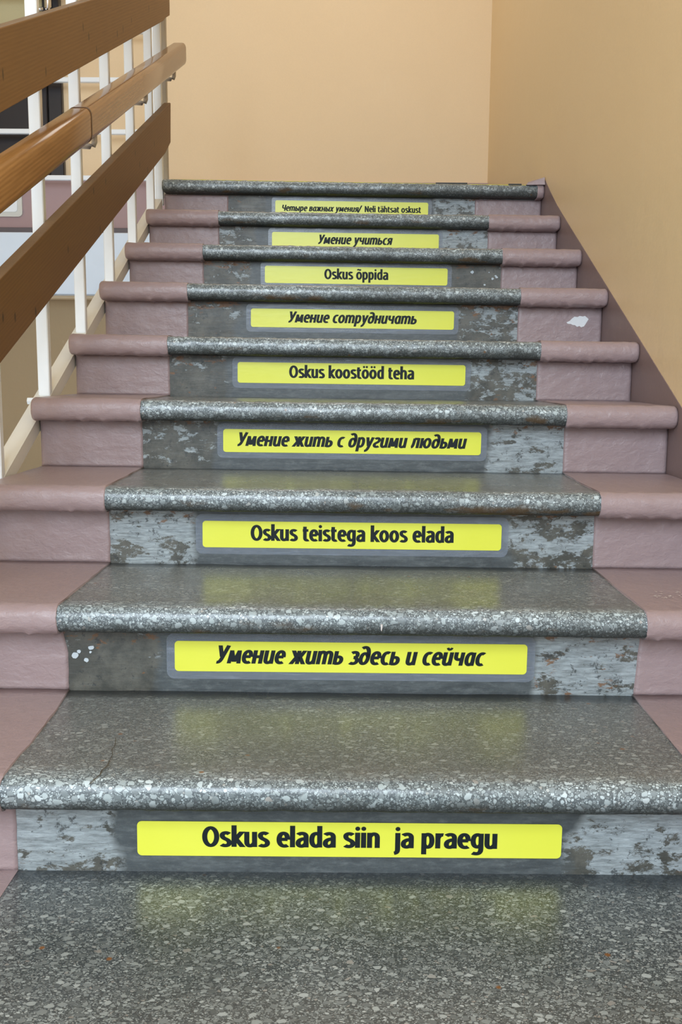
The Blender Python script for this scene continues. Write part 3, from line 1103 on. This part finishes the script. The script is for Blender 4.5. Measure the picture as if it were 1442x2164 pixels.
# bolt head at the foot of the first full baluster
m = MB(); m.tube([(-.700, 1.262, zb(1.262) - .004), (-.681, 1.262, zb(1.262) - .004)], .008, 6); rel(m).obj('bolt', M['white'], rail)
for yb_ in (1.285, 1.912, 2.520):
    pass
# boards (front face x = -.63)
def board(name, pts, mat):
    m = MB(); m.prism(pts, 'x', -.654, -.630)
    o = rel(m).obj(name, mat, rail)
    md = o.modifiers.new('bevel', 'BEVEL'); md.width = .0025; md.segments = 2; md.limit_method = 'ANGLE'
    o.data.materials.append(M['board_top'])
    for p in o.data.polygons:
        if p.normal.z > .7:
            p.material_index = 1
    return o


board('upper_board', [(.10, zl1(.10)), (2.60, zl1(2.60)), (2.652, zl1(2.60) + .028), (2.731, 1.8635), (2.736, 1.995), (.10, zu1(.10))], M['board'])
zl2 = lambda y: .6515 + (y - .8977) * .4262
zu2 = lambda y: .8025 + (y - .9159) * .4267
board('lower_board', [(.10, zl2(.10)), (2.60, zl2(2.60)), (2.706, zl2(2.60) + .058), (2.7206, 1.5726), (.10, zu2(.10))], M['board2'])

# handrail: rounded section swept up the slope
ytop, ylow = 2.775, .02
zh = lambda y: .8873 + (y - .7832) * .4152       # lower edge line of its right face
sec = rrect(-.633, -.580, 0, .0505, .013, 5)
cosS = math.cos(math.atan(.4152))
def sweep(ys, name, mat, grow=0.0, tip=False):
    vs, n_ = [], len(sec)
    for q, y in enumerate(ys):
        for (x, h) in sec:
            s_ = 1.0
            if tip and q == len(ys) - 1:
                s_ = .80
            cx_, ch_ = -.6065, .025
            x2 = cx_ + (x - cx_) * (s_ + grow)
            h2 = ch_ + (h - ch_) * (s_ + grow)
            vs.append((x2, y, zh(y) + h2 / cosS * 1.5 * .92))
    fs = [(q * n_ + j, q * n_ + (j + 1) % n_, (q + 1) * n_ + (j + 1) % n_, (q + 1) * n_ + j) for q in range(len(ys) - 1) for j in range(n_)]
    fs += [tuple(range(n_)), tuple(range((len(ys) - 1) * n_, len(ys) * n_))]
    m = MB(); m.add(vs, fs)
    return rel(m).obj(name, mat, rail, True)
hr = sweep([ylow, 1.40, 1.412, 2.0, 2.762, ytop], 'handrail', M['rail'], 0, True)
jn = sweep([1.3990, 1.4085], 'glue_joint', M['joint'], .02)
jn.parent = hr
for qy in (1.53, 2.155, 2.655):
    zz = zh(qy) + .004
    m = MB()
    ax = -.606
    m.tube([(-.655, qy + .02, zz - .030), (ax - .012, qy, zz - .036), (ax - .003, qy, zz - .034), (ax, qy, zz - .026), (ax, qy, zz + .006)], .0068, 10)
    rel(m).obj('handrail_bracket', M['bracket'], rail, True)

# ------------------------------------------------------------------ guard rail in front of the back wall, left
gr = empty('guard_rail', (-1.6, 4.0, 1.55), 'white guard rail of thin horizontal bars crossing the black door behind the balusters', 'railing')
for z in (1.556, 1.768, 2.003, 2.222, 2.392):
    m = MB(); m.box(-.6, .66 if z < 2.1 else .66, -.012, .012, z - 1.55 - .011, z - 1.55 + .011, .003)
    m.obj('bar', M['white'], gr)
m = MB(); m.box(.655, .675, -.012, .012, -.24, .95, .003); m.obj('end_bar', M['white'], gr)
m = MB(); m.box(-.79, -.6, -.012, .012, -.24, .95, .003); m.obj('end_bar', M['white'], gr)

# socket on the mauve dado
so = empty('wall_socket', (-1.672, 4.094, 1.388), 'pale plastic wall socket on the mauve band, half hidden by the handrail', 'socket')
m = MB(); m.prism(rrect(-.068, .068, 0, .13, .02), 'y', -.010, .0); m.obj('cover_plate', M['socket'], so)
m = MB(); m.prism(rrect(-.045, .045, .022, .108, .014), 'y', -.014, -.010); m.obj('insert', M['mauve_dado'] if False else M['white'], so)
